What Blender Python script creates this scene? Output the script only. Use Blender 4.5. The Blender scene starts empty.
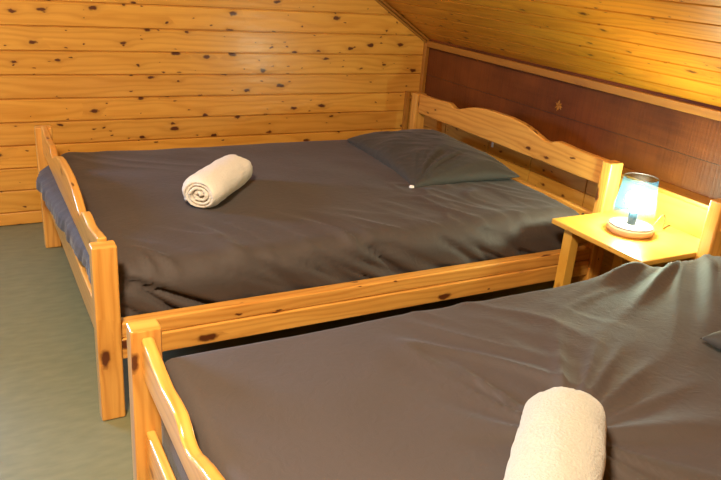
import bpy, bmesh, math, random
import numpy as np
from mathutils import Vector, Matrix, noise

random.seed(7)
S = bpy.context.scene
COL = S.collection

# ------------------------------------------------------------------ camera
F_PX, YAW, PITCH, ROLL = 718.02, 0.52394, 0.37332, 0.0821
cam_d = bpy.data.cameras.new('camera')
cam_d.sensor_fit = 'HORIZONTAL'; cam_d.sensor_width = 36.0
cam_d.lens = F_PX * 36.0 / 721.0
cam_d.clip_start = 0.02
cam = bpy.data.objects.new('camera', cam_d); COL.objects.link(cam)
fw = Vector((math.sin(YAW)*math.cos(PITCH), math.cos(YAW)*math.cos(PITCH), -math.sin(PITCH)))
r0 = Vector((math.cos(YAW), -math.sin(YAW), 0)); u0 = r0.cross(fw)
cr = math.cos(ROLL)*r0 + math.sin(ROLL)*u0
cu = -math.sin(ROLL)*r0 + math.cos(ROLL)*u0
M = Matrix((cr, cu, -fw)).transposed().to_4x4()
M.translation = Vector((-0.2678, -1.9398, 1.3744))
cam.matrix_world = M
S.camera = cam

# ------------------------------------------------------------------ world, lights, exposure
w = bpy.data.worlds.new('world'); S.world = w; w.use_nodes = True
bg = w.node_tree.nodes['Background']
bg.inputs[0].default_value = (0.45, 0.62, 0.95, 1); bg.inputs[1].default_value = 1.2
S.view_settings.view_transform = 'Standard'; S.view_settings.look = 'None'
S.view_settings.gamma = 1.0; S.view_settings.use_curve_mapping = False
S.view_settings.exposure = 0.55

def area(name, loc, direction, sx, sy, power, col):
    d = bpy.data.lights.new(name, 'AREA'); d.shape = 'RECTANGLE'
    d.size = sx; d.size_y = sy; d.energy = power; d.color = col
    o = bpy.data.objects.new(name, d); COL.objects.link(o)
    o.location = loc; o.rotation_euler = Vector(direction).to_track_quat('-Z', 'Y').to_euler()
    return o
# daylight through the gable window, and the room's two ceiling lamps
area('window_daylight', (-1.30, 1.86, 1.10), (0.35, -1, -0.25), 0.72, 0.62, 100, (0.30, 0.58, 1.0))
area('ceiling_lamp_light', (-0.60, -1.45, 2.52), (0.12, 0.2, -1), 0.34, 0.34, 105, (1.0, 0.82, 0.58))
# ------------------------------------------------------------------ materials
def newmat(name):
    m = bpy.data.materials.new(name); m.use_nodes = True
    nt = m.node_tree; b = nt.nodes['Principled BSDF']
    return m, nt, b
def N(nt, t, **k):
    n = nt.nodes.new(t)
    for a, v in k.items(): setattr(n, a, v)
    return n
def L(nt, a, b): nt.links.new(a, b)
def mathn(nt, op, a, b=None, c=None, clamp=False):
    n = N(nt, 'ShaderNodeMath', operation=op); n.use_clamp = clamp
    for i, v in enumerate((a, b, c)):
        if v is None: continue
        if isinstance(v, (int, float)): n.inputs[i].default_value = v
        else: L(nt, v, n.inputs[i])
    return n.outputs[0]
def mixc(nt, fac, a, b, mode='MIX'):
    n = N(nt, 'ShaderNodeMix', data_type='RGBA', blend_type=mode)
    if isinstance(fac, (int, float)): n.inputs[0].default_value = fac
    else: L(nt, fac, n.inputs[0])
    for i, v in ((6, a), (7, b)):
        if isinstance(v, tuple): n.inputs[i].default_value = (*v, 1) if len(v) == 3 else v
        else: L(nt, v, n.inputs[i])
    return n.outputs[2]

def pine(name, light, dark, knot=(0.10, 0.025, 0.006), knots=1.0, rough=0.32, coat=0.35, tone_var=1.0, bump=0.12, kscale=(5.5, 11.0), thresh=0.55, ringf=60.0, ringw=0.40):
    """Varnished softwood read from a UV map in metres: u along the grain, v across."""
    m, nt, b = newmat(name)
    uv = N(nt, 'ShaderNodeUVMap', uv_map='UVMap').outputs[0]
    sep = N(nt, 'ShaderNodeSeparateXYZ'); L(nt, uv, sep.inputs[0])
    u, v = sep.outputs[0], sep.outputs[1]
    # knots: a Voronoi cell each, only some cells carry one
    def knotlayer(sx, sy, thr, rad, seed):
        cmb = N(nt, 'ShaderNodeCombineXYZ'); L(nt, mathn(nt, 'MULTIPLY_ADD', u, sx, seed), cmb.inputs[0]); L(nt, mathn(nt, 'MULTIPLY_ADD', v, sy, seed*1.7), cmb.inputs[1])
        vo = N(nt, 'ShaderNodeTexVoronoi', voronoi_dimensions='2D'); vo.inputs['Scale'].default_value = 1.0
        L(nt, cmb.outputs[0], vo.inputs['Vector'])
        sc = N(nt, 'ShaderNodeSeparateColor'); L(nt, vo.outputs['Color'], sc.inputs[0])
        has = mathn(nt, 'GREATER_THAN', sc.outputs[0], thr)
        r = mathn(nt, 'MULTIPLY_ADD', sc.outputs[1], rad*0.8, rad*0.35)
        dn = mathn(nt, 'DIVIDE', vo.outputs['Distance'], r)
        core = mathn(nt, 'MULTIPLY', mathn(nt, 'SUBTRACT', 1.25, dn, clamp=True), has)
        halo = mathn(nt, 'MULTIPLY', mathn(nt, 'DIVIDE', 1.0, mathn(nt, 'MULTIPLY_ADD', mathn(nt, 'MULTIPLY', dn, dn), 0.35, 1.0)), has)
        return core, halo
    nk = N(nt, 'ShaderNodeTexNoise', noise_dimensions='2D'); nk.inputs['Scale'].default_value = 28; nk.inputs['Detail'].default_value = 3; L(nt, uv, nk.inputs['Vector'])
    sk = N(nt, 'ShaderNodeSeparateColor'); L(nt, nk.outputs['Color'], sk.inputs[0])
    u = mathn(nt, 'ADD', u, mathn(nt, 'MULTIPLY_ADD', sk.outputs[0], 0.030, -0.015)); v = mathn(nt, 'ADD', v, mathn(nt, 'MULTIPLY_ADD', sk.outputs[1], 0.016, -0.008))
    c1, h1 = knotlayer(kscale[0], kscale[1], thresh, 0.105, 3.1)
    c2, h2 = knotlayer(kscale[0]*2.1, kscale[1]*2.3, 0.80, 0.10, 11.7)
    halo = mathn(nt, 'ADD', h1, mathn(nt, 'MULTIPLY', h2, 0.3))
    # grain bent round the knots
    u, v = sep.outputs[0], sep.outputs[1]
    n0 = N(nt, 'ShaderNodeTexNoise', noise_dimensions='2D'); n0.inputs['Scale'].default_value = 1; n0.inputs['Detail'].default_value = 2
    cm = N(nt, 'ShaderNodeCombineXYZ'); L(nt, mathn(nt, 'MULTIPLY', u, 1.3), cm.inputs[0]); L(nt, mathn(nt, 'MULTIPLY', v, 9.0), cm.inputs[1]); L(nt, cm.outputs[0], n0.inputs['Vector'])
    ph = mathn(nt, 'ADD', mathn(nt, 'MULTIPLY', n0.outputs[0], 9.0), mathn(nt, 'MULTIPLY', halo, 2.2))
    ph = mathn(nt, 'ADD', ph, mathn(nt, 'MULTIPLY', v, ringf))
    rings = mathn(nt, 'MULTIPLY_ADD', mathn(nt, 'SINE', mathn(nt, 'MULTIPLY', ph, 2.6)), 0.5, 0.5)
    rings = mathn(nt, 'POWER', rings, 2.0)
    n1 = N(nt, 'ShaderNodeTexNoise', noise_dimensions='2D'); n1.inputs['Scale'].default_value = 1; n1.inputs['Detail'].default_value = 5
    cm1 = N(nt, 'ShaderNodeCombineXYZ'); L(nt, mathn(nt, 'MULTIPLY', u, 5.0), cm1.inputs[0]); L(nt, mathn(nt, 'MULTIPLY', v, 160.0), cm1.inputs[1]); L(nt, cm1.outputs[0], n1.inputs['Vector'])
    g = mathn(nt, 'ADD', mathn(nt, 'MULTIPLY', rings, ringw), mathn(nt, 'MULTIPLY', n1.outputs[0], 0.45))
    g = mathn(nt, 'ADD', g, mathn(nt, 'MULTIPLY', mathn(nt, 'SUBTRACT', n0.outputs[0], 0.5), 0.8), clamp=True)
    col = mixc(nt, g, light, dark)
    col = mixc(nt, mathn(nt, 'MULTIPLY', halo, 0.45*knots, clamp=True), col, tuple(0.5*x+0.5*y for x, y in zip(dark, knot)))
    if knots > 0:
        kc = mathn(nt, 'MULTIPLY', mathn(nt, 'MAXIMUM', c1, mathn(nt, 'MULTIPLY', c2, 0.8)), 1.9*knots, clamp=True)
        col = mixc(nt, kc, col, knot)
    at = N(nt, 'ShaderNodeAttribute', attribute_name='tone')
    col = mixc(nt, tone_var, col, mixc(nt, 1.0, col, at.outputs['Color'], 'MULTIPLY'))
    L(nt, col, b.inputs['Base Color'])
    b.inputs['Roughness'].default_value = rough
    b.inputs['Coat Weight'].default_value = coat; b.inputs['Coat Roughness'].default_value = rough*0.62
    bp = N(nt, 'ShaderNodeBump'); bp.inputs['Strength'].default_value = bump; bp.inputs['Distance'].default_value = 0.002
    nb = N(nt, 'ShaderNodeTexNoise', noise_dimensions='2D'); nb.inputs['Scale'].default_value = 1; nb.inputs['Detail'].default_value = 3
    cmb = N(nt, 'ShaderNodeCombineXYZ'); L(nt, mathn(nt, 'MULTIPLY', u, 6.0), cmb.inputs[0]); L(nt, mathn(nt, 'MULTIPLY', v, 22.0), cmb.inputs[1]); L(nt, cmb.outputs[0], nb.inputs['Vector'])
    hh = mathn(nt, 'ADD', mathn(nt, 'MULTIPLY', nb.outputs[0], 2.2), mathn(nt, 'MULTIPLY', halo, 1.0))
    L(nt, hh, bp.inputs['Height']); L(nt, bp.outputs[0], b.inputs['Normal']); L(nt, bp.outputs[0], b.inputs['Coat Normal'])
    return m

M_WALL = pine('varnished_wall_pine', (0.75, 0.392, 0.072), (0.56, 0.245, 0.030), rough=0.36, coat=0.3, bump=0.3)
M_CEIL = pine('varnished_ceiling_pine', (0.76, 0.345, 0.028), (0.50, 0.18, 0.010), rough=0.36, coat=0.15, bump=0.6, knots=0.6)
M_BED = pine('bed_pine', (0.76, 0.39, 0.085), (0.46, 0.16, 0.020), knots=1.0, rough=0.28, coat=0.5, kscale=(3.2, 8.0), thresh=0.55, bump=0.05, ringf=95.0, ringw=0.36)
M_TABLE = pine('nightstand_pine', (0.70, 0.39, 0.065), (0.60, 0.29, 0.035), knots=0.25, rough=0.30, coat=0.4, bump=0.05)
M_LOW = pine('low_wall_pine', (0.62, 0.33, 0.055), (0.46, 0.21, 0.03), knots=0.6, rough=0.4, coat=0.15)
M_TRIM = pine('trim_pine', (0.40, 0.17, 0.022), (0.28, 0.105, 0.012), knots=0.2, rough=0.45, coat=0.08)

def dark_plank():
    m, nt, b = newmat('red_brown_rough_sawn_plank')
    uv = N(nt, 'ShaderNodeUVMap', uv_map='UVMap').outputs[0]
    sep = N(nt, 'ShaderNodeSeparateXYZ'); L(nt, uv, sep.inputs[0]); u, v = sep.outputs[0], sep.outputs[1]
    def nz(su, sv, det, off=0.0):
        n = N(nt, 'ShaderNodeTexNoise', noise_dimensions='2D'); n.inputs['Scale'].default_value = 1; n.inputs['Detail'].default_value = det
        c = N(nt, 'ShaderNodeCombineXYZ'); L(nt, mathn(nt, 'MULTIPLY_ADD', u, su, off), c.inputs[0]); L(nt, mathn(nt, 'MULTIPLY', v, sv), c.inputs[1]); L(nt, c.outputs[0], n.inputs['Vector']); return n.outputs[0]
    saw = nz(110, 2.2, 2); grain = nz(1.6, 38, 5, 5.0); cloud = nz(2.2, 3, 4, 9.0)
    col = mixc(nt, mathn(nt, 'MULTIPLY_ADD', cloud, 2.2, -0.6, clamp=True), (0.052, 0.013, 0.0025), (0.19, 0.052, 0.009))
    col = mixc(nt, mathn(nt, 'MULTIPLY_ADD', saw, 0.9, -0.40, clamp=True), col, (0.055, 0.014, 0.004))
    col = mixc(nt, mathn(nt, 'MULTIPLY_ADD', grain, 0.8, -0.33, clamp=True), col, (0.17, 0.048, 0.008))
    L(nt, col, b.inputs['Base Color']); b.inputs['Roughness'].default_value = 0.5; b.inputs['Specular IOR Level'].default_value = 0.25
    bp = N(nt, 'ShaderNodeBump'); bp.inputs['Strength'].default_value = 0.5; bp.inputs['Distance'].default_value = 0.002
    L(nt, mathn(nt, 'ADD', saw, grain), bp.inputs['Height']); L(nt, bp.outputs[0], b.inputs['Normal'])
    return m
M_DARK = dark_plank()

def floor_mat():
    m, nt, b = newmat('green_grey_vinyl')
    tc = N(nt, 'ShaderNodeTexCoord').outputs['Object']
    mp = N(nt, 'ShaderNodeMapping'); L(nt, tc, mp.inputs[0]); mp.inputs['Scale'].default_value = (14, 40, 1); mp.inputs['Rotation'].default_value = (0, 0, 0.15)
    n = N(nt, 'ShaderNodeTexNoise'); n.inputs['Scale'].default_value = 1; n.inputs['Detail'].default_value = 6; L(nt, mp.outputs[0], n.inputs['Vector'])
    n2 = N(nt, 'ShaderNodeTexNoise'); n2.inputs['Scale'].default_value = 3.0; n2.inputs['Detail'].default_value = 3; L(nt, tc, n2.inputs['Vector'])
    f = mathn(nt, 'MULTIPLY_ADD', n.outputs[0], 2.4, -0.7, clamp=True)
    col = mixc(nt, f, (0.125, 0.122, 0.056), (0.180, 0.168, 0.082))
    col = mixc(nt, mathn(nt, 'MULTIPLY', n2.outputs[0], 0.5), col, (0.14, 0.155, 0.10))
    L(nt, col, b.inputs['Base Color']); b.inputs['Roughness'].default_value = 0.5
    return m
M_FLOOR = floor_mat()

def cloth(name, col, col2, rough=0.75, sheen=0.35, weave=900, wr=0.4):
    m, nt, b = newmat(name)
    tc = N(nt, 'ShaderNodeTexCoord').outputs['Object']
    n = N(nt, 'ShaderNodeTexNoise'); n.inputs['Scale'].default_value = 5; n.inputs['Detail'].default_value = 4; L(nt, tc, n.inputs['Vector'])
    L(nt, mixc(nt, n.outputs[0], col, col2), b.inputs['Base Color'])
    b.inputs['Roughness'].default_value = rough
    b.inputs['Sheen Weight'].default_value = sheen; b.inputs['Sheen Roughness'].default_value = 0.4
    n1 = N(nt, 'ShaderNodeTexNoise'); n1.inputs['Scale'].default_value = weave; n1.inputs['Detail'].default_value = 2; L(nt, tc, n1.inputs['Vector'])
    n2 = N(nt, 'ShaderNodeTexNoise'); n2.inputs['Scale'].default_value = 26; n2.inputs['Detail'].default_value = 5; n2.inputs['Distortion'].default_value = 1.5; L(nt, tc, n2.inputs['Vector'])
    bp = N(nt, 'ShaderNodeBump'); bp.inputs['Strength'].default_value = wr; bp.inputs['Distance'].default_value = 0.004
    L(nt, mathn(nt, 'ADD', mathn(nt, 'MULTIPLY', n1.outputs[0], 0.15), n2.outputs[0]), bp.inputs['Height']); L(nt, bp.outputs[0], b.inputs['Normal'])
    return m
M_SHEET = cloth('dark_taupe_sheet', (0.048, 0.036, 0.031), (0.060, 0.046, 0.040), sheen=0.12)
M_PILLOW = cloth('dark_grey_pillowcase', (0.036, 0.033, 0.028), (0.046, 0.042, 0.036), sheen=0.12)
M_TAG = cloth('white_tag', (0.8, 0.8, 0.8), (0.8, 0.8, 0.8), sheen=0)

def terry(name, c1, c2):
    m, nt, b = newmat(name)
    tc = N(nt, 'ShaderNodeTexCoord').outputs['Object']
    n = N(nt, 'ShaderNodeTexNoise'); n.inputs['Scale'].default_value = 190; n.inputs['Detail'].default_value = 3; L(nt, tc, n.inputs['Vector'])
    L(nt, mixc(nt, n.outputs[0], c1, c2), b.inputs['Base Color']); b.inputs['Roughness'].default_value = 0.95
    b.inputs['Sheen Weight'].default_value = 0.3
    bp = N(nt, 'ShaderNodeBump'); bp.inputs['Strength'].default_value = 0.9; bp.inputs['Distance'].default_value = 0.004
    L(nt, n.outputs[0], bp.inputs['Height']); L(nt, bp.outputs[0], b.inputs['Normal'])
    return m
M_TOWEL = terry('white_terry', (0.62, 0.57, 0.49), (0.80, 0.75, 0.66))

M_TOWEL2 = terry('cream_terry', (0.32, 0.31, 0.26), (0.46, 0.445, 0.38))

def plain(name, col, rough=0.5, metal=0.0):
    m, nt, b = newmat(name)
    tc = N(nt, 'ShaderNodeTexCoord').outputs['Object']
    n = N(nt, 'ShaderNodeTexNoise'); n.inputs['Scale'].default_value = 60; L(nt, tc, n.inputs['Vector'])
    L(nt, mixc(nt, n.outputs[0], tuple(x*0.92 for x in col), tuple(min(1, x*1.06) for x in col)), b.inputs['Base Color'])
    b.inputs['Roughness'].default_value = rough; b.inputs['Metallic'].default_value = metal
    return m
M_BASEWOOD = plain('lamp_base_beech', (0.62, 0.36, 0.20), 0.45)
M_BASETOP = plain('lamp_base_white_top', (0.40, 0.39, 0.37), 0.6)
M_SOCKET = plain('lamp_socket_grey', (0.02, 0.026, 0.03), 0.6)
M_WIRE = plain('thin_dark_wire', (0.06, 0.06, 0.06), 0.4, 0.5)
M_CABLE = plain('lamp_cable_brown', (0.20, 0.12, 0.04), 0.5)
M_HOLE = plain('dark_bolt', (0.02, 0.018, 0.012), 0.4)
M_PLASTER = plain('plaster_white', (0.7, 0.68, 0.62), 0.8)
M_FRAMEW = plain('white_window_paint', (0.75, 0.75, 0.73), 0.4)

def bulb_mat(name, col, st):
    m, nt, b = newmat(name)
    b.inputs['Base Color'].default_value = (0.9, 0.9, 0.9, 1)
    b.inputs['Emission Color'].default_value = (*col, 1); b.inputs['Emission Strength'].default_value = st
    return m
M_BULB = bulb_mat('glowing_bulb', (1.0, 0.96, 0.66), 205)
M_CEILLAMP = bulb_mat('glowing_ceiling_diffuser', (1.0, 0.86, 0.66), 6)

def shade_mat():
    m, nt, b = newmat('ribbed_pale_blue_glass')
    nt.nodes.remove(b)
    out = nt.nodes['Material Output']
    tc = N(nt, 'ShaderNodeTexCoord').outputs['Object']
    sep = N(nt, 'ShaderNodeSeparateXYZ'); L(nt, tc, sep.inputs[0])
    ang = mathn(nt, 'ARCTAN2', sep.outputs[1], sep.outputs[0])
    n = N(nt, 'ShaderNodeTexNoise'); n.inputs['Scale'].default_value = 30; L(nt, tc, n.inputs['Vector'])
    rib = mathn(nt, 'MULTIPLY_ADD', mathn(nt, 'SINE', mathn(nt, 'ADD', mathn(nt, 'MULTIPLY', ang, 44), mathn(nt, 'MULTIPLY', n.outputs[0], 3.0))), 0.5, 0.5)
    hgt = N(nt, 'ShaderNodeMapRange'); L(nt, mathn(nt, 'ADD', sep.outputs[2], mathn(nt, 'MULTIPLY', n.outputs[0], 0.02)), hgt.inputs[0])
    hgt.inputs[1].default_value = 0.085; hgt.inputs[2].default_value = 0.115
    fac = mathn(nt, 'MULTIPLY', hgt.outputs[0], mathn(nt, 'MULTIPLY_ADD', rib, 0.022, 0.022))
    fac = mathn(nt, 'ADD', fac, 0.005)
    tr = N(nt, 'ShaderNodeBsdfTransparent'); tr.inputs[0].default_value = (0.88, 0.96, 0.98, 1)
    L(nt, mixc(nt, mathn(nt, 'MULTIPLY', hgt.outputs[0], mathn(nt, 'MULTIPLY_ADD', rib, 0.45, 0.45)), (0.90, 0.965, 0.98), (0.50, 0.84, 0.93)), tr.inputs[0])
    tl = N(nt, 'ShaderNodeBsdfTranslucent'); tl.inputs[0].default_value = (0.10, 0.42, 0.80, 1)
    gl = N(nt, 'ShaderNodeBsdfGlossy'); gl.inputs[0].default_value = (0.9, 0.95, 1, 1); gl.inputs['Roughness'].default_value = 0.3
    m1 = N(nt, 'ShaderNodeMixShader'); m1.inputs[0].default_value = 0.06; L(nt, tl.outputs[0], m1.inputs[1]); L(nt, gl.outputs[0], m1.inputs[2])
    mx = N(nt, 'ShaderNodeMixShader'); L(nt, fac, mx.inputs[0]); L(nt, tr.outputs[0], mx.inputs[1]); L(nt, m1.outputs[0], mx.inputs[2])
    L(nt, mx.outputs[0], out.inputs[0])
    return m
M_SHADE = shade_mat()

def pane_mat():
    m, nt, b = newmat('window_glass'); nt.nodes.remove(b); out = nt.nodes['Material Output']
    tr = N(nt, 'ShaderNodeBsdfTransparent'); gl = N(nt, 'ShaderNodeBsdfGlossy'); gl.inputs['Roughness'].default_value = 0.02
    fr = N(nt, 'ShaderNodeFresnel')
    mx = N(nt, 'ShaderNodeMixShader'); L(nt, fr.outputs[0], mx.inputs[0]); L(nt, tr.outputs[0], mx.inputs[1]); L(nt, gl.outputs[0], mx.inputs[2]); L(nt, mx.outputs[0], out.inputs[0])
    return m
M_PANE = pane_mat()

# ------------------------------------------------------------------ mesh helpers
def link(name, me, mat, parent=None, smooth=False, bevel=0.0, seg=2):
    if smooth:
        me.polygons.foreach_set('use_smooth', [True]*len(me.polygons))
    o = bpy.data.objects.new(name, me); COL.objects.link(o)
    if mat: me.materials.append(mat)
    if parent is not None: o.parent = parent
    if bevel:
        b = o.modifiers.new('bevel', 'BEVEL'); b.width = bevel; b.segments = seg; b.limit_method = 'ANGLE'; b.angle_limit = math.radians(35)
        b.harden_normals = False
        me.polygons.foreach_set('use_smooth', [True]*len(me.polygons))
        wn = o.modifiers.new('wn', 'WEIGHTED_NORMAL'); wn.keep_sharp = False
    return o
def tag(o, label=None, cat=None, group=None, kind=None):
    for k, v in (('label', label), ('category', cat), ('group', group), ('kind', kind)):
        if v: o[k] = v
    return o
def empty(name, loc, label, cat, group=None):
    o = bpy.data.objects.new(name, None); COL.objects.link(o); o.location = loc; o.empty_display_size = 0.05
    return tag(o, label, cat, group)

def add_uv(bm, axis, off=None):
    """UV in metres: u along `axis` (0,1,2), v across it on the face."""
    uvl = bm.loops.layers.uv.verify() if 'UVMap' not in bm.loops.layers.uv else bm.loops.layers.uv['UVMap']
    off = off or (random.uniform(0, 40), random.uniform(0, 40))
    oth = [a for a in range(3) if a != axis]
    for f in bm.faces:
        n = f.normal; d = max(range(3), key=lambda a: abs(n[a]))
        for lp in f.loops:
            c = lp.vert.co
            if d == axis: uvw = (c[oth[0]]*0.25, c[oth[1]])
            else:
                v = [a for a in oth if a != d][0]
                uvw = (c[axis], c[v] + (0.37 if d == oth[0] else 0.0))
            lp[uvl].uv = (uvw[0]+off[0], uvw[1]+off[1])
def new_bm():
    bm = bmesh.new(); bm.loops.layers.uv.new('UVMap'); return bm
def finish(bm, name, axis=None, tone=None):
    bm.normal_update()
    if axis is not None: add_uv(bm, axis)
    me = bpy.data.meshes.new(name); bm.to_mesh(me); bm.free()
    t = tone if tone is not None else random.uniform(0.92, 1.06)
    ca = me.color_attributes.new('tone', 'FLOAT_COLOR', 'CORNER')
    ca.data.foreach_set('color', [t, t*random.uniform(0.985, 1.01), t*random.uniform(0.96, 1.02), 1.0]*len(me.loops))
    return me
def bm_box(bm, lo, hi):
    x0, y0, z0 = lo; x1, y1, z1 = hi
    vs = [bm.verts.new(p) for p in ((x0,y0,z0),(x1,y0,z0),(x1,y1,z0),(x0,y1,z0),(x0,y0,z1),(x1,y0,z1),(x1,y1,z1),(x0,y1,z1))]
    for q in ((0,3,2,1),(4,5,6,7),(0,1,5,4),(1,2,6,5),(2,3,7,6),(3,0,4,7)): bm.faces.new([vs[i] for i in q])
def box(name, lo, hi, mat, parent=None, axis=None, bevel=0.003, tone=None, seg=2):
    if axis is None: axis = max(range(3), key=lambda a: hi[a]-lo[a])
    bm = new_bm(); bm_box(bm, lo, hi)
    return link(name, finish(bm, name, axis, tone), mat, parent, bevel=bevel, seg=seg)

def planks(name, o, ud, vd, nd, rows, groove=0.007, depth=0.010, thick=0.03, mat=None, tonev=0.07):
    """Tongue-and-groove boards. rows: (u0,u1,v0,v1). Surface at o, facing nd."""
    o = Vector(o); ud = Vector(ud).normalized(); vd = Vector(vd).normalized(); nd = Vector(nd).normalized()
    bm = new_bm(); uvl = bm.loops.layers.uv['UVMap']; cl = bm.loops.layers.float_color.new('tone')
    seeds = {}
    for (u0, u1, v0, v1) in rows:
        key = round(v0, 3)
        if key not in seeds:
            t = random.uniform(1-tonev, 1+tonev); seeds[key] = (random.uniform(0, 60), random.uniform(0, 60), t, t*random.uniform(0.97, 1.02), t*random.uniform(0.92, 1.05))
        su, sv, *tc = seeds[key]
        prof = [(v0, -thick), (v0, -depth), (v0+0.0020, -depth), (v0+groove*0.5, -depth*0.12), (v0+groove*0.8, 0.0), (v1-groove*0.8, 0.0), (v1-groove*0.5, -depth*0.15), (v1-0.0020, -depth), (v1, -depth), (v1, -thick)]
        A = [bm.verts.new(o + ud*u0 + vd*v + nd*d) for v, d in prof]
        B = [bm.verts.new(o + ud*u1 + vd*v + nd*d) for v, d in prof]
        fs = []
        for i in range(len(prof)):
            j = (i+1) % len(prof)
            f = bm.faces.new((A[i], B[i], B[j], A[j])); fs.append(f)
            for lp, (uu, vv) in zip(f.loops, ((u0, prof[i][0]), (u1, prof[i][0]), (u1, prof[j][0]), (u0, prof[j][0]))): lp[uvl].uv = (uu+su, vv+sv)
        for ring in (A, B[::-1]):
            f = bm.faces.new(ring); fs.append(f)
            for lp in f.loops: lp[uvl].uv = (su, sv)
        for f in fs:
            for lp in f.loops: lp[cl] = (*tc, 1)
    bmesh.ops.recalc_face_normals(bm, faces=bm.faces[:])
    me = bpy.data.meshes.new(name); bm.to_mesh(me); bm.free()
    ob = link(name, me, mat); ob['kind'] = 'structure'
    return ob
def sbox(name, lo, hi, mat, axis=None, bevel=0.002, tone=None):
    o = box(name, lo, hi, mat, None, axis, bevel, tone); o['kind'] = 'structure'; return o
def tube(name, pts, r, mat, parent=None, n=8, closed=False):
    bm = new_bm(); rings = []; pts = [Vector(p) for p in pts]
    K = len(pts)
    for i, p in enumerate(pts):
        a = pts[i-1] if (i > 0 or closed) else p; b = pts[(i+1) % K] if (i < K-1 or closed) else p
        t = (b-a).normalized(); h = Vector((0,0,1)) if abs(t.z) < 0.9 else Vector((1,0,0))
        s = t.cross(h).normalized(); q = s.cross(t)
        rings.append([bm.verts.new(p + (s*math.cos(k*2*math.pi/n) + q*math.sin(k*2*math.pi/n))*r) for k in range(n)])
    for i in range(K if closed else K-1):
        a, b = rings[i], rings[(i+1) % K]
        for k in range(n): bm.faces.new((a[k], a[(k+1) % n], b[(k+1) % n], b[k]))
    if not closed: bm.faces.new(rings[0][::-1]); bm.faces.new(rings[-1])
    bmesh.ops.recalc_face_normals(bm, faces=bm.faces[:])
    return link(name, finish(bm, name, 0), mat, parent, smooth=True)
def lathe(name, prof, mat, parent=None, n=48, loc=(0,0,0)):
    bm = new_bm(); rings = []
    for r, z in prof:
        if r < 1e-5: rings.append([bm.verts.new((0, 0, z))])
        else: rings.append([bm.verts.new((r*math.cos(2*math.pi*k/n), r*math.sin(2*math.pi*k/n), z)) for k in range(n)])
    for a, b in zip(rings, rings[1:]):
        for k in range(n):
            k2 = (k+1) % n
            if len(a) == 1 and len(b) == 1: continue
            if len(a) == 1: bm.faces.new((a[0], b[k2], b[k]))
            elif len(b) == 1: bm.faces.new((a[k], a[k2], b[0]))
            else: bm.faces.new((a[k], a[k2], b[k2], b[k]))
    bmesh.ops.recalc_face_normals(bm, faces=bm.faces[:])
    o = link(name, finish(bm, name, 2), mat, parent, smooth=True); o.location = loc
    return o

# ------------------------------------------------------------------ the room
YG, XW, ZW, TAN = 1.80, 2.247, 0.952, math.tan(0.552)
RIDGE = -0.60; ZR = ZW + (XW-RIDGE)*TAN; XL = 2*RIDGE - XW; YF = -3.3
XB = 2.165; ZB = 0.612                                  # boxed-out low wall and its shelf
sbox('floor', (XL-0.05, YF-0.05, -0.05), (XW+0.05, YG+0.03, 0.0), M_FLOOR, bevel=0)
# gable wall, boards laid level, with a window left of the beds
Z0, PP = 0.0672, 0.1125
WX0, WX1, WZ0, WZ1 = -1.70, -0.90, Z0+6*PP, Z0+12*PP
def gable_rows(hole):
    rows = []
    k = -1
    while True:
        z0 = Z0+k*PP; z1 = z0+PP
        if z0 > ZR: break
        zz = max(z0, 0.0)
        half = (ZR-max(z0, ZW))/TAN + 0.02 if z0 > ZW else XW-RIDGE
        a, b = RIDGE-half, RIDGE+half
        if hole and z1 > WZ0+1e-4 and z0 < WZ1-1e-4: rows += [(a, WX0, zz, z1), (WX1, b, zz, z1)]
        else: rows.append((a, b, zz, z1))
        k += 1
    return rows
planks('wall_back', (0, YG, 0), (1,0,0), (0,0,1), (0,-1,0), gable_rows(True), mat=M_WALL)
planks('wall_front', (0, YF, 0), (1,0,0), (0,0,1), (0,1,0), gable_rows(False), mat=M_WALL)
# sloping ceilings, boards run along the eaves
SL = math.hypot(XW-RIDGE, ZR-ZW); CP = 0.103
sl = 0.552
crow = []
v = -0.015
while v < SL:
    crow.append((YF-0.02, YG+0.02, v, v+CP)); v += CP
planks('ceiling_right', (XW, 0, ZW), (0,1,0), (-math.cos(sl), 0, math.sin(sl)), (-math.sin(sl), 0, -math.cos(sl)), crow, mat=M_CEIL)
planks('ceiling_left', (XL, 0, ZW), (0,1,0), (math.cos(sl), 0, math.sin(sl)), (math.sin(sl), 0, -math.cos(sl)), crow, mat=M_CEIL)
planks('wall_left', (XL, 0, 0), (0,1,0), (0,0,1), (1,0,0), [(YF, YG, k*0.119, (k+1)*0.119) for k in range(8)], mat=M_WALL)
# right knee wall: a wide red-brown plank above a boxed-out pine dado with a shelf
sbox('wall_right', (XW, YF, 0.0), (XW+0.04, YG, ZW+0.03), M_DARK, axis=1, bevel=0)
bm = new_bm(); uvl = bm.loops.layers.uv['UVMap']
sbox('trim_1', (XW-0.026, YF, 0.908), (XW-0.0005, YG-0.03, 0.943), M_TRIM, axis=1, bevel=0.003)       # under the slope
sbox('trim_12', (XW-0.0015, YF, 0.742), (XW-0.0002, YG-0.03, 0.7435), M_HOLE, axis=1, bevel=0)
sbox('trim_2', (XW-0.005, YF, 0.9435), (XW-0.0005, YG-0.001, 0.965), M_DARK, axis=1, bevel=0)
sbox('trim_3', (XW-0.028, YG-0.030, ZB), (XW-0.0005, YG-0.0005, 0.93), M_TRIM, axis=2, bevel=0.003)   # corner
sbox('trim_4', (XB-0.018, YF, ZB-0.020), (XW-0.0005, YG-0.0005, ZB), M_TRIM, axis=1, bevel=0.004)     # the shelf
sbox('trim_5', (XB-0.045, YG-0.022, 0.0), (XB-0.016, YG-0.0005, 0.64), M_TRIM, axis=2, bevel=0.002)
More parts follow.
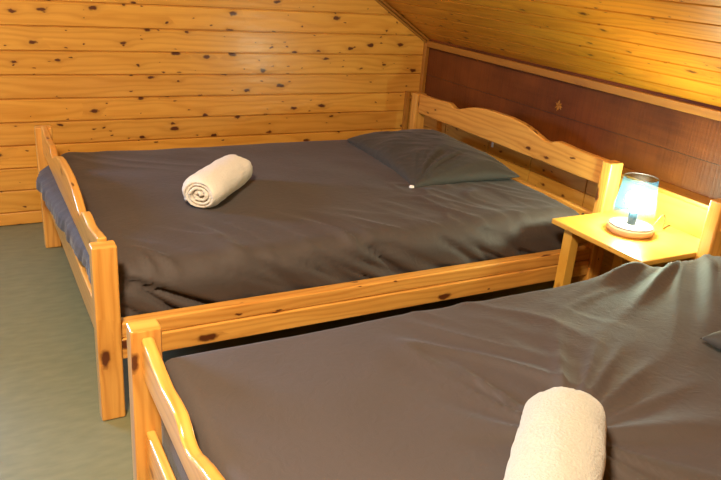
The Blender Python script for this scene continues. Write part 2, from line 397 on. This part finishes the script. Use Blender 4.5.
# dado boards: one long back section and short panels divided by dark joints
seg = [YF, -2.6, -1.9, -1.35, -0.45, 0.28, 0.66, 1.00, 1.40, YG-0.001]
bm = new_bm()
for a, b in zip(seg, seg[1:]):
    bm_box(bm, (XB, a+0.003, 0.0), (XB+0.02, b-0.003, 0.46)); bm_box(bm, (XB, a+0.003, 0.463), (XB+0.02, b-0.003, ZB-0.0205))
o = link('wall_dado', finish(bm, 'wall_dado', 1, 1.0), M_LOW, bevel=0.0015); o['kind'] = 'structure'
sbox('wall_dado_backing', (XB+0.024, YF, 0.0), (XB+0.034, YG, ZB-0.021), M_HOLE, bevel=0)
sbox('light_slit_strip', (XB-0.006, 0.955, 0.50), (XB-0.0005, 0.968, ZB-0.021), M_FRAMEW, bevel=0.001)  # white-painted strip standing in for light that shines through a gap between panels
# strips where the gable meets the slopes
def rake(name, x_lo, x_hi, off, w_, t, mat, side=1):
    bm = new_bm()
    bm_box(bm, (0, -t, -w_-off), ((x_hi-x_lo)/math.cos(sl), 0, -off))
    me = finish(bm, name, 0)
    o = link(name, me, mat, bevel=0.003); o['kind'] = 'structure'
    if side > 0: o.matrix_world = Matrix.Translation((XW, YG-0.0005, ZW)) @ Matrix.Rotation(math.pi+sl, 4, 'Y') @ Matrix.Scale(-1, 4, (0,0,1))
    else: o.matrix_world = Matrix.Translation((XL, YG-0.0005, ZW)) @ Matrix.Rotation(-sl, 4, 'Y')
    return o
rake('trim_7', RIDGE, XW, 0.003, 0.014, 0.026, M_TRIM)
rake('trim_8', RIDGE, XW, 0.018, 0.013, 0.012, M_TRIM)
rake('trim_9', XL, RIDGE, 0.006, 0.030, 0.026, M_TRIM, -1)
# knot scar on the dark plank
bm = new_bm()
for k in range(11):
    a = k*2*math.pi/11 + random.uniform(-.2, .2); rr = random.uniform(0.008, 0.019)
    c = Vector((0, math.cos(a)*rr*0.6, math.sin(a)*rr*0.6)); d = Vector((0, math.cos(a), math.sin(a)))*rr*0.55; s = Vector((0, -math.sin(a), math.cos(a)))*0.0028
    vs = [bm.verts.new(p) for p in (c-d, c+s, c+d, c-s, c+Vector((-0.0025,0,0)))]
    for q in ((0,1,4),(1,2,4),(2,3,4),(3,0,4)): bm.faces.new([vs[i] for i in q])
kn = link('trim_10', finish(bm, 'knot', 1, 1.0), M_TRIM); kn.scale = (1, 1.6, 1.6); kn.location = (XW-0.0012, 0.62, 0.790); kn['kind'] = 'structure'
# window in the gable
sbox('trim_11', (WX0-0.04, YG-0.012, WZ0-0.045), (WX1+0.04, YG-0.0005, WZ0), M_TRIM, axis=0)
win = bpy.data.objects.new('window_1', None); COL.objects.link(win); win.location = (0.5*(WX0+WX1), YG, WZ0); win['kind'] = 'structure'
wm = 0.5*(WX0+WX1)
def wpart(name, lo, hi, mat):
    return box(name, tuple(a-b for a, b in zip(lo, win.location)), tuple(a-b for a, b in zip(hi, win.location)), mat, win, bevel=0.002)
for lo, hi in (((WX0, YG, WZ0), (WX0+0.05, YG+0.05, WZ1)), ((WX1-0.05, YG, WZ0), (WX1, YG+0.05, WZ1)), ((WX0+0.05, YG, WZ0), (WX1-0.05, YG+0.05, WZ0+0.05)), ((WX0+0.05, YG, WZ1-0.05), (WX1-0.05, YG+0.05, WZ1)), ((wm-0.02, YG+0.005, WZ0+0.05), (wm+0.02, YG+0.045, WZ1-0.05))):
    wpart('window_frame', lo, hi, M_FRAMEW)
wpart('window_pane', (WX0+0.05, YG+0.024, WZ0+0.05), (wm-0.02, YG+0.028, WZ1-0.05), M_PANE)
wpart('window_pane', (wm+0.02, YG+0.024, WZ0+0.05), (WX1-0.05, YG+0.028, WZ1-0.05), M_PANE)
# round flush ceiling lamp at the ridge, behind the camera
cl = empty('ceiling_lamp', (-0.60, -1.45, ZR-0.06), 'round flush ceiling lamp at the ridge above the foot of the beds', 'ceiling lamp')
lathe('mount', [(0, 0.06), (0.10, 0.06), (0.10, -0.03), (0, -0.03)], M_FRAMEW, cl)
lathe('diffuser', [(0, -0.085), (0.09, -0.075), (0.14, -0.05), (0.15, -0.03), (0, -0.03)], M_CEILLAMP, cl)

# ------------------------------------------------------------------ beds
BW, BL, PW, PD = 1.50, 2.047, 0.070, 0.051
HF, HH = 0.573, 0.689
def wave(d, ks):
    """cut-out outline of the head and foot boards; d = distance from the middle"""
    for (a, fa), (b, fb) in zip(ks, ks[1:]):
        if a <= d <= b:
            t = (d-a)/(b-a); t = t*t*(3-2*t)*0.4 + t*0.6
            return fa+(fb-fa)*t
    return 0
FOOTW = [(0, .036), (.1, .035), (.18, .026), (.24, .012), (.29, -.004), (.325, -.018), (.35, -.021), (.372, -.016), (.395, .000), (.42, .010), (.46, .009), (.52, .003), (.58, .009), (.64, .020), (.70, .028), (.75, .028)]
HEADW = [(0, .040), (.08, .040), (.15, .034), (.20, .027), (.25, .015), (.29, .003), (.325, -.008), (.35, -.011), (.372, -.009), (.395, .001), (.42, .007), (.46, .005), (.52, .001), (.60, -.001), (.75, -.001)]
def board(name, x0, x1, y0, y1, zb, zt, mat, parent, ks=HEADW, amp=1.0, bev=0.007):
    bm = new_bm(); n = 150; rows = []
    mid = 0.5*(y0+y1)
    for i in range(n+1):
        y = y0+(y1-y0)*i/n
        z = zt + amp*wave(abs(y-mid), ks)
        rows.append([bm.verts.new(p) for p in ((x0, y, zb), (x0, y, z), (x1, y, z), (x1, y, zb))])
    for a, b in zip(rows, rows[1:]):
        for k in range(4): bm.faces.new((a[k], a[(k+1) % 4], b[(k+1) % 4], b[k]))
    bm.faces.new(rows[0]); bm.faces.new(rows[-1][::-1])
    bmesh.ops.recalc_face_normals(bm, faces=bm.faces[:])
    return link(name, finish(bm, name, 1), mat, parent, bevel=bev, seg=3)
def make_bed(yo, rx, zf, label, screw):
    b = empty('pine_bed', (0, yo, 0), label, 'bed', 'pine double beds')
    def bb(name, lo, hi, **k): return box(name, lo, hi, M_BED, b, **k)
    y1, xh = BW, BL
    for ya in (0.0, BW-PD):
        bb('foot_post', (0, ya, 0), (PW, ya+PD, HF), bevel=0.006, seg=3)
        bb('head_post', (BL-PW, ya, 0), (BL, ya+PD, HH), bevel=0.006, seg=3)
    board('footboard', rx, rx+0.028, PD-0.001, BW-PD+0.001, 0.452, zf, M_BED, b, FOOTW)
    bb('foot_rail', (rx+0.002, PD-0.001, 0.190), (rx+0.026, BW-PD+0.001, 0.305), bevel=0.006)
    hx = BL-0.5*PW
    board('headboard', hx-0.016, hx+0.016, PD-0.001, BW-PD+0.001, 0.582, 0.690, M_BED, b)
    bb('head_rail', (hx-0.014, PD-0.001, 0.360), (hx+0.014, BW-PD+0.001, 0.455), bevel=0.006)
    for s in (0, 1):
        def yy(a, c): return (a, c) if s == 0 else (BW-c, BW-a)
        a, c = yy(0.014, 0.060); r = bb('side_rail', (PW-0.001, a, 0.268), (BL-PW+0.001, c, 0.318), bevel=0.006)
        a, c = yy(0.008, 0.050); bb('side_rail', (PW-0.001, a, 0.200), (BL-PW+0.001, c, 0.2675), bevel=0.005)
    for k in range(12):
        x = 0.16+k*0.152
        bb('slat', (x, 0.0605, 0.236), (x+0.075, BW-0.0605, 0.252), bevel=0.002)
    if screw:
        s = lathe('bolt_cap', [(0, 0.003), (0.0075, 0.003), (0.009, 0.0), (0.009, -0.004)], M_HOLE, b, n=20)
        s.rotation_euler = (0, -math.pi/2, 0); s.location = (hx-0.0148, 0.112, 0.432)
    return b
make_bed(0.0, 0.024, 0.555, 'pine bed against the back wall, with a scalloped headboard and small pillow', True)
GAP = 0.452
make_bed(-GAP-BW, 0.022, 0.528, 'pine bed nearest the camera, its foot post cut off by the bottom edge', False)

def nz(x, y, z=0.0): return noise.noise(Vector((x, y, z)))
def ridged(x, y, z=0.0):
    q = nz(x*0.35, y*0.6, z+5.0); x += 0.9*q; y += 0.5*nz(x*0.5, y*0.5, z+8.0)
    v_ = 1-abs(nz(x, y, z))*2.0
    v_ *= 0.55+0.9*max(0.0, 0.5+nz(x*0.6, y*1.3, z+13.0))
    return max(0.0, v_)**2.0
def sm(a, b, t):
    t = min(1, max(0, (t-a)/(b-a))); return t*t*(3-2*t)

def mattress(name, x0, x1, y0, y1, zb, zt, r, topf, sidef, label, step=0.011):
    def axis(a, b):
        """positions and drops along one axis, folded down at both ends"""
        H = zt-zb; out = []
        ns = 16; nr = 8
        for i in range(ns): out.append((a, 1.0, (r + (H-r)*(1-i/ns))))
        for i in range(nr+1):
            t = math.pi/2*i/nr; out.append((a+r*(1-math.cos(t)), 0.5, r*(1-math.sin(t))))
        n = int((b-a-2*r)/step)
        for i in range(1, n): out.append((a+r+(b-a-2*r)*i/n, 0.0, 0.0))
        for i in range(nr+1):
            t = math.pi/2*(1-i/nr); out.append((b-r*(1-math.cos(t)), 0.5, r*(1-math.sin(t))))
        for i in range(1, ns+1): out.append((b, 1.0, (r + (H-r)*(i/ns))))
        return out
    ax, ay = axis(x0, x1), axis(y0, y1)
    bm = new_bm(); g = []
    cx_, cy_ = 0.5*(x0+x1), 0.5*(y0+y1)
    for (x, fx, dx) in ax:
        row = []
        for (y, fy, dy) in ay:
            d = (dx**3+dy**3)**(1/3) if (dx > 0 and dy > 0) else max(dx, dy)
            d = min(d, zt-zb)
            if dx > 0 and dy > 0:            # round the vertical corners
                q = min(dx, dy)/(zt-zb); X = x + (0.035*min(1, q*1.5) if x < cx_ else -0.035*min(1, q*1.5)); Y = y + (0.035*min(1, q*1.5) if y < cy_ else -0.035*min(1, q*1.5))
            else: X, Y = x, y
            z = zt-d
            h = topf(X, Y)*(1-sm(0, 0.10, d)); z += h
            ox, oy = sidef(X, Y, z, d, dx, dy)
            row.append(bm.verts.new((X+ox, Y+oy, z)))
        g.append(row)
    for a, b in zip(g, g[1:]):
        for k in range(len(ay)-1): bm.faces.new((a[k], b[k], b[k+1], a[k+1]))
    # underside
    edge = [g[i][0] for i in range(len(g))] + [g[-1][k] for k in range(1, len(ay))] + [g[i][-1] for i in range(len(g)-2, -1, -1)] + [g[0][k] for k in range(len(ay)-2, 0, -1)]
    bm.faces.new(edge)
    bmesh.ops.recalc_face_normals(bm, faces=bm.faces[:])
    o = link(name, finish(bm, name, 0, 1.0), M_SHEET, None, smooth=True)
    return tag(o, label, 'mattress', 'mattresses in dark sheets')

def topA(x, y):
    c = 0.012*(1-((y-0.75)/0.75)**2)
    h = c + 0.006*nz(x*2.2, y*2.2, 1.0) + 0.003*nz(x*6, y*6, 4.0)
    # curved pull folds along the near edge
    m = (1-sm(0.10, 0.46, y))*sm(0.05, 0.2, x)
    a = x + 0.55*y + 0.25*(y-0.1)**2
    h += m*0.016*(ridged(a*10, y*2.6, 2.0)-0.3)
    m2 = (1-sm(0.25, 0.75, y))*sm(1.05, 1.35, x)*(1-sm(1.8, 1.95, x))
    h += m2*0.008*(ridged((x+y*0.7)*11, (x-y)*4.0, 7.0)-0.3)
    m3 = sm(0.9, 1.3, y)*(1-sm(0.5, 0.9, x))
    h += m3*0.008*(ridged((x*0.8+y)*6, (x-y)*2.0, 9.0)-0.3)
    return h
def sideA(x, y, z, d, dx, dy):
    ox = oy = 0.0
    if dx > 0.0 and x < 1.0:                       # the sheet bulges out between the two foot rails
        k = sm(0.306, 0.35, z)*(1-sm(0.395, 0.452, z))*sm(0.07, 0.16, y)*(1-sm(1.36, 1.43, y))
        amp = 0.030+0.045*sm(0.3, 1.1, y)
        ox = -k*amp*(1+0.25*nz(y*9, z*3, 3.0)) + k*0.008*ridged(y*22+z*9, z*4, 5.0)
    if dy > 0 and y < 0.7:
        k = sm(0.015, 0.06, d)
        oy = k*(0.018*ridged((x+z*1.5)*10, z*4, 2.0)-0.006) + 0.010*sm(0.09, 0.2, d)
    return ox, oy
def topB(x, y):
    h = 0.010*(1-((y+1.2)/0.75)**2) + 0.008*nz(x*2.4, y*2.4, 21.0)+0.003*nz(x*7, y*7, 24.0)
    # fan of folds running out from the corner by the head post
    dx, dy = 2.12-x, -0.36-y
    ang = math.atan2(dy, dx); rr = math.hypot(dx, dy)
    m = (1-sm(0.45, 0.95, rr))*sm(0.12, 0.38, rr)
    h += m*0.038*(ridged(ang*4.2, rr*0.7, 33.0)-0.3)
    m = (1-sm(0.6, 1.3, rr))*sm(0.1, 0.4, rr)
    h += m*0.009*(ridged(ang*9.0, rr*1.5, 38.0)-0.3)
    # long shallow pulls running from the side towards the towel
    a = (x-0.62)*0.80+(y+0.45)*0.60; b_ = (x-0.62)*0.60-(y+0.45)*0.80
    m = sm(0.06, 0.2, b_)*(1-sm(0.45, 0.75, b_))*(1-sm(0.12, 0.5, abs(a)))
    h += m*0.008*(ridged(a*9, b_*2.4, 41.0)-0.3)
    m = (1-sm(0.12, 0.42, math.hypot(x-0.86, y+1.04)))
    h += m*0.010*(ridged(math.atan2(y+1.10, x-0.74)*3.6, 0.5, 43.0)-0.3)
    h += 0.012*(1-sm(0.05, 0.40, math.hypot(x-1.95, (y+0.60))))
    return h
def sideB(x, y, z, d, dx, dy):
    ox = oy = 0.0
    if dy > 0 and y > -1.0:
        oy = sm(0.02, 0.1, d)*0.006*(ridged(x*9+z*6, z*3, 51.0)-0.2)*1.0
    return ox, oy
mattress('mattress', 0.056, 1.990, 0.062, 1.440, 0.253, 0.468, 0.085, topA, sideA, 'mattress in a smooth dark taupe sheet on the bed against the back wall')
mattress('mattress', 0.060, 1.990, -GAP-BW+0.062, -GAP-0.030, 0.253, 0.492, 0.045, topB, sideB, 'mattress in a rumpled dark taupe sheet on the nearest bed')

# ------------------------------------------------------------------ pillows
def pillow(name, lx, ly, th, seed):
    nX, nY = 64, 84
    bm = new_bm(); top, bot = [], []
    for i in range(nX+1):
        rt, rb = [], []
        for j in range(nY+1):
            s, t = 2*i/nX-1, 2*j/nY-1
            px = s*lx/2*(1-0.09*(1-t*t)**1.0*0+ -0.07*(1-t*t)*0) ; py = t*ly/2
            px = s*lx/2*(1-0.07*(1-(t*t))*abs(s)**3); py = t*ly/2*(1-0.06*(1-(s*s))*abs(t)**3)
            e = max(0.0, (1-abs(s)**2.6))*max(0.0, (1-abs(t)**2.6)); e = e**0.48
            w_ = 0.010*e**0.7*nz(px*7, py*7, seed) + 0.013*(ridged(math.atan2(py+ly/2, px+lx/2)*7, 0.3, seed+3)-0.3)*e**0.6*(1-sm(.2, .5, math.hypot(px+lx/2, py+ly/2)))
            w_ += 0.008*(ridged((px+py)*14, (px-py)*4, seed+9)-0.3)*e**0.5*(1-e*0.6)
            zt_ = th*0.72*e+w_; zb_ = -th*0.28*e
            if i in (0, nX) or j in (0, nY):
                v_ = bm.verts.new((px, py, 0.004*nz(px*9, py*9, seed))); rt.append(v_); rb.append(v_)
            else: rt.append(bm.verts.new((px, py, zt_+0.002))); rb.append(bm.verts.new((px, py, zb_-0.002)))
        top.append(rt); bot.append(rb)
    for i in range(nX):
        for j in range(nY):
            bm.faces.new((top[i][j], top[i+1][j], top[i+1][j+1], top[i][j+1]))
            bm.faces.new((bot[i][j], bot[i][j+1], bot[i+1][j+1], bot[i+1][j]))
    return finish(bm, name, 0, 1.0)
pa = empty('pillow', (1.700, 0.885, 0.494), 'dark grey pillow with a small white tag on the back bed', 'pillow', 'dark pillows')
pa.rotation_euler = (0, -0.05, -0.11)
link('pillowcase', pillow('pillowcase', 0.54, 0.83, 0.108, 60.0), M_PILLOW, pa, smooth=True)
lathe('tag', [(0, 0.008), (0.009, 0.007), (0.012, 0), (0.009, -0.007), (0, -0.008)], M_TAG, pa, n=16, loc=(-0.276, -0.402, 0.0))
pb = link('pillow', pillow('pillow', 0.54, 0.80, 0.12, 75.0), M_PILLOW, None, smooth=True)
pb.location = (1.635, -1.330, 0.527); pb.rotation_euler = (0, -0.03, 0.02)
tag(pb, 'dark grey pillow on the nearest bed, only a corner showing at the right edge', 'pillow', 'dark pillows')

# ------------------------------------------------------------------ rolled towels
def towel(name, loc, ang, length, dia, turns, seed, label, mat, flat=0.86):
    """one long strip of terry wound up, extruded along the roll"""
    th = dia/2/(turns+0.35)
    NA = int(turns*40); NL = 44
    cl_, inner = [], []
    r0_ = th*0.35
    for i in range(NA+1):
        a = i/40*2*math.pi; r_ = r0_ + th*a/(2*math.pi)
        cl_.append((a, r_))
    bm = new_bm(); uvs = []
    def pt(a, r_, s):
        w_ = 1+0.05*nz(math.cos(a)*1.5, math.sin(a)*1.5, seed+s*2)
        x = math.cos(a)*r_*w_*1.04; z = math.sin(a)*r_*w_*flat
        if z < -dia*0.36: z = -dia*0.36-(z+dia*0.36)*-0.35
        return x, z
    half = th*0.44
    outer_loop, inner_loop = [], []
    G = []
    for k in range(NL+1):
        s = k/NL; row = []
        for side in (1, -1):
            rng = cl_ if side == 1 else cl_[::-1]
            for a, r_ in rng:
                bulge = 0.010*nz(a*0.5, seed)+0.018*(1-r_/(dia/2))*(0.4)      # turns stick out unevenly at the ends
                e = min(s, 1-s)*length
                rnd = 1-0.26*(1-sm(0, 0.055, e)**0.6)*(r_/(dia/2))**2
                L_ = (s-0.5)*(length - 0.0) + (bulge if s > 0.5 else -bulge)*(1-sm(0, 0.2, min(s, 1-s)))
                if k in (0, NL): hh_ = half*0.55
                else: hh_ = half*(0.8 if k in (1, NL-1) else 1)
                x, z = pt(a, (r_+side*hh_)*rnd, s)
                row.append(bm.verts.new((x, L_, z)))
        G.append(row)
    n = len(G[0])
    for a, b in zip(G, G[1:]):
        for i in range(n): bm.faces.new((a[i], a[(i+1) % n], b[(i+1) % n], b[i]))
    m = NA+1
    for row, fl in ((G[0], False), (G[-1], True)):
        for i in range(NA):
            q = (row[i], row[i+1], row[n-2-i], row[n-1-i])
            bm.faces.new(q if fl else q[::-1])
    bmesh.ops.recalc_face_normals(bm, faces=bm.faces[:])
    for v_ in bm.verts:
        c = v_.co; d = 0.0018*noise.noise(c*120)+0.003*noise.noise(c*25)
        v_.co = c*(1+d/ (dia*0.5))
    o = link(name, finish(bm, name, 1, 1.0), mat, None, smooth=True)
    o.location = loc; o.rotation_euler = (0, 0, ang-math.pi/2)
    return tag(o, label, 'towel', 'rolled white towels')
towel('rolled_towel', (0.572, 0.632, 0.534), math.radians(50), 0.39, 0.152, 3.6, 5.0, 'rolled white towel on the back bed, spiral end facing left', M_TOWEL)
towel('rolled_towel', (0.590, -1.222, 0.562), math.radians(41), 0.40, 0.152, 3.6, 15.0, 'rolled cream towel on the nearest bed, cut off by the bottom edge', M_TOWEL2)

# ------------------------------------------------------------------ nightstand
ZT = 0.487
ns = empty('nightstand', (1.915, -0.226, 0), 'small pine nightstand table between the two headboards, carrying the lamp', 'nightstand')
def nb(name, lo, hi, **k):
    l = ns.location; return box(name, tuple(a-b for a, b in zip(lo, l)), tuple(a-b for a, b in zip(hi, l)), M_TABLE, ns, **k)
NX0, NX1, NY0, NY1 = 1.705, 2.125, -0.450, -0.002
nb('tabletop', (NX0, NY0, ZT-0.020), (NX1, NY1, ZT), axis=1, bevel=0.003)
for x in (NX0+0.030, NX1-0.075):
    for y in (NY0+0.012, NY1-0.090):
        nb('leg', (x, y, 0), (x+0.045, y+0.045, ZT-0.0205), bevel=0.003)
for y in (NY0+0.025, NY1-0.078): nb('apron', (NX0+0.0755, y, ZT-0.085), (NX1-0.0755, y+0.02, ZT-0.0205), axis=0, bevel=0.002)
nb('apron', (NX1-0.065, NY0+0.0575, ZT-0.085), (NX1-0.045, NY1-0.0905, ZT-0.0205), axis=1, bevel=0.002)

# ------------------------------------------------------------------ bedside lamp
LX, LY = 1.903, -0.212
lm = empty('table_lamp', (LX, LY, ZT+0.0006), 'lit table lamp with pale glass shade and round wooden base on the nightstand', 'lamp')
lathe('base', [(0, 0), (0.078, 0), (0.085, 0.005), (0.087, 0.016), (0.084, 0.026), (0.0, 0.026)], M_BASEWOOD, lm)
lathe('base_plate', [(0, 0.0262), (0.080, 0.0262), (0.079, 0.0305), (0, 0.031)], M_BASETOP, lm)
lathe('socket', [(0, 0.0312), (0.016, 0.0312), (0.017, 0.078), (0.013, 0.084), (0, 0.084)], M_SOCKET, lm, n=24)
lathe('bulb', [(0, 0.0845), (0.013, 0.0845), (0.015, 0.089), (0.028, 0.099), (0.037, 0.115), (0.0385, 0.128), (0.036, 0.142), (0.027, 0.155), (0.012, 0.163), (0, 0.165)], M_BULB, lm, n=32)
TOPZ = 0.214
bm_prof = [(0.083, 0.031), (0.080, 0.050), (0.0745, 0.10), (0.068, 0.15), (0.0615, TOPZ-0.006), (0.0605, TOPZ)]
shd = lathe('shade', bm_prof, M_SHADE, lm, n=72)
tube('shade_ring', [(0.0607*math.cos(a*math.pi/24), 0.0607*math.sin(a*math.pi/24), TOPZ) for a in range(48)], 0.0013, M_WIRE, shd, closed=True)
tube('shade_ring', [(0.083*math.cos(a*math.pi/24), 0.083*math.sin(a*math.pi/24), 0.0325) for a in range(48)], 0.0010, M_WIRE, shd, closed=True)
for a in (0.3, 0.3+2.09, 0.3+4.19):
    tube('spoke', [(math.cos(a)*0.016, math.sin(a)*0.016, 0.034), (math.cos(a)*0.081, math.sin(a)*0.081, 0.033)], 0.0010, M_WIRE, lm)
cab = [(0.080, -0.020, 0.012), (0.090, -0.028, 0.022), (0.100, -0.034, 0.045), (0.108, -0.038, 0.062), (0.118, -0.040, 0.070), (0.128, -0.040, 0.066), (0.136, -0.038, 0.050), (0.142, -0.034, 0.028), (0.150, -0.028, 0.008), (0.165, -0.020, 0.0025), (0.19, -0.01, 0.002), (0.219, -0.004, 0.002), (0.230, -0.003, -0.006), (0.234, -0.003, -0.03), (0.235, -0.003, -0.14)]
tube('cable', cab, 0.0022, M_CABLE, lm, n=8)
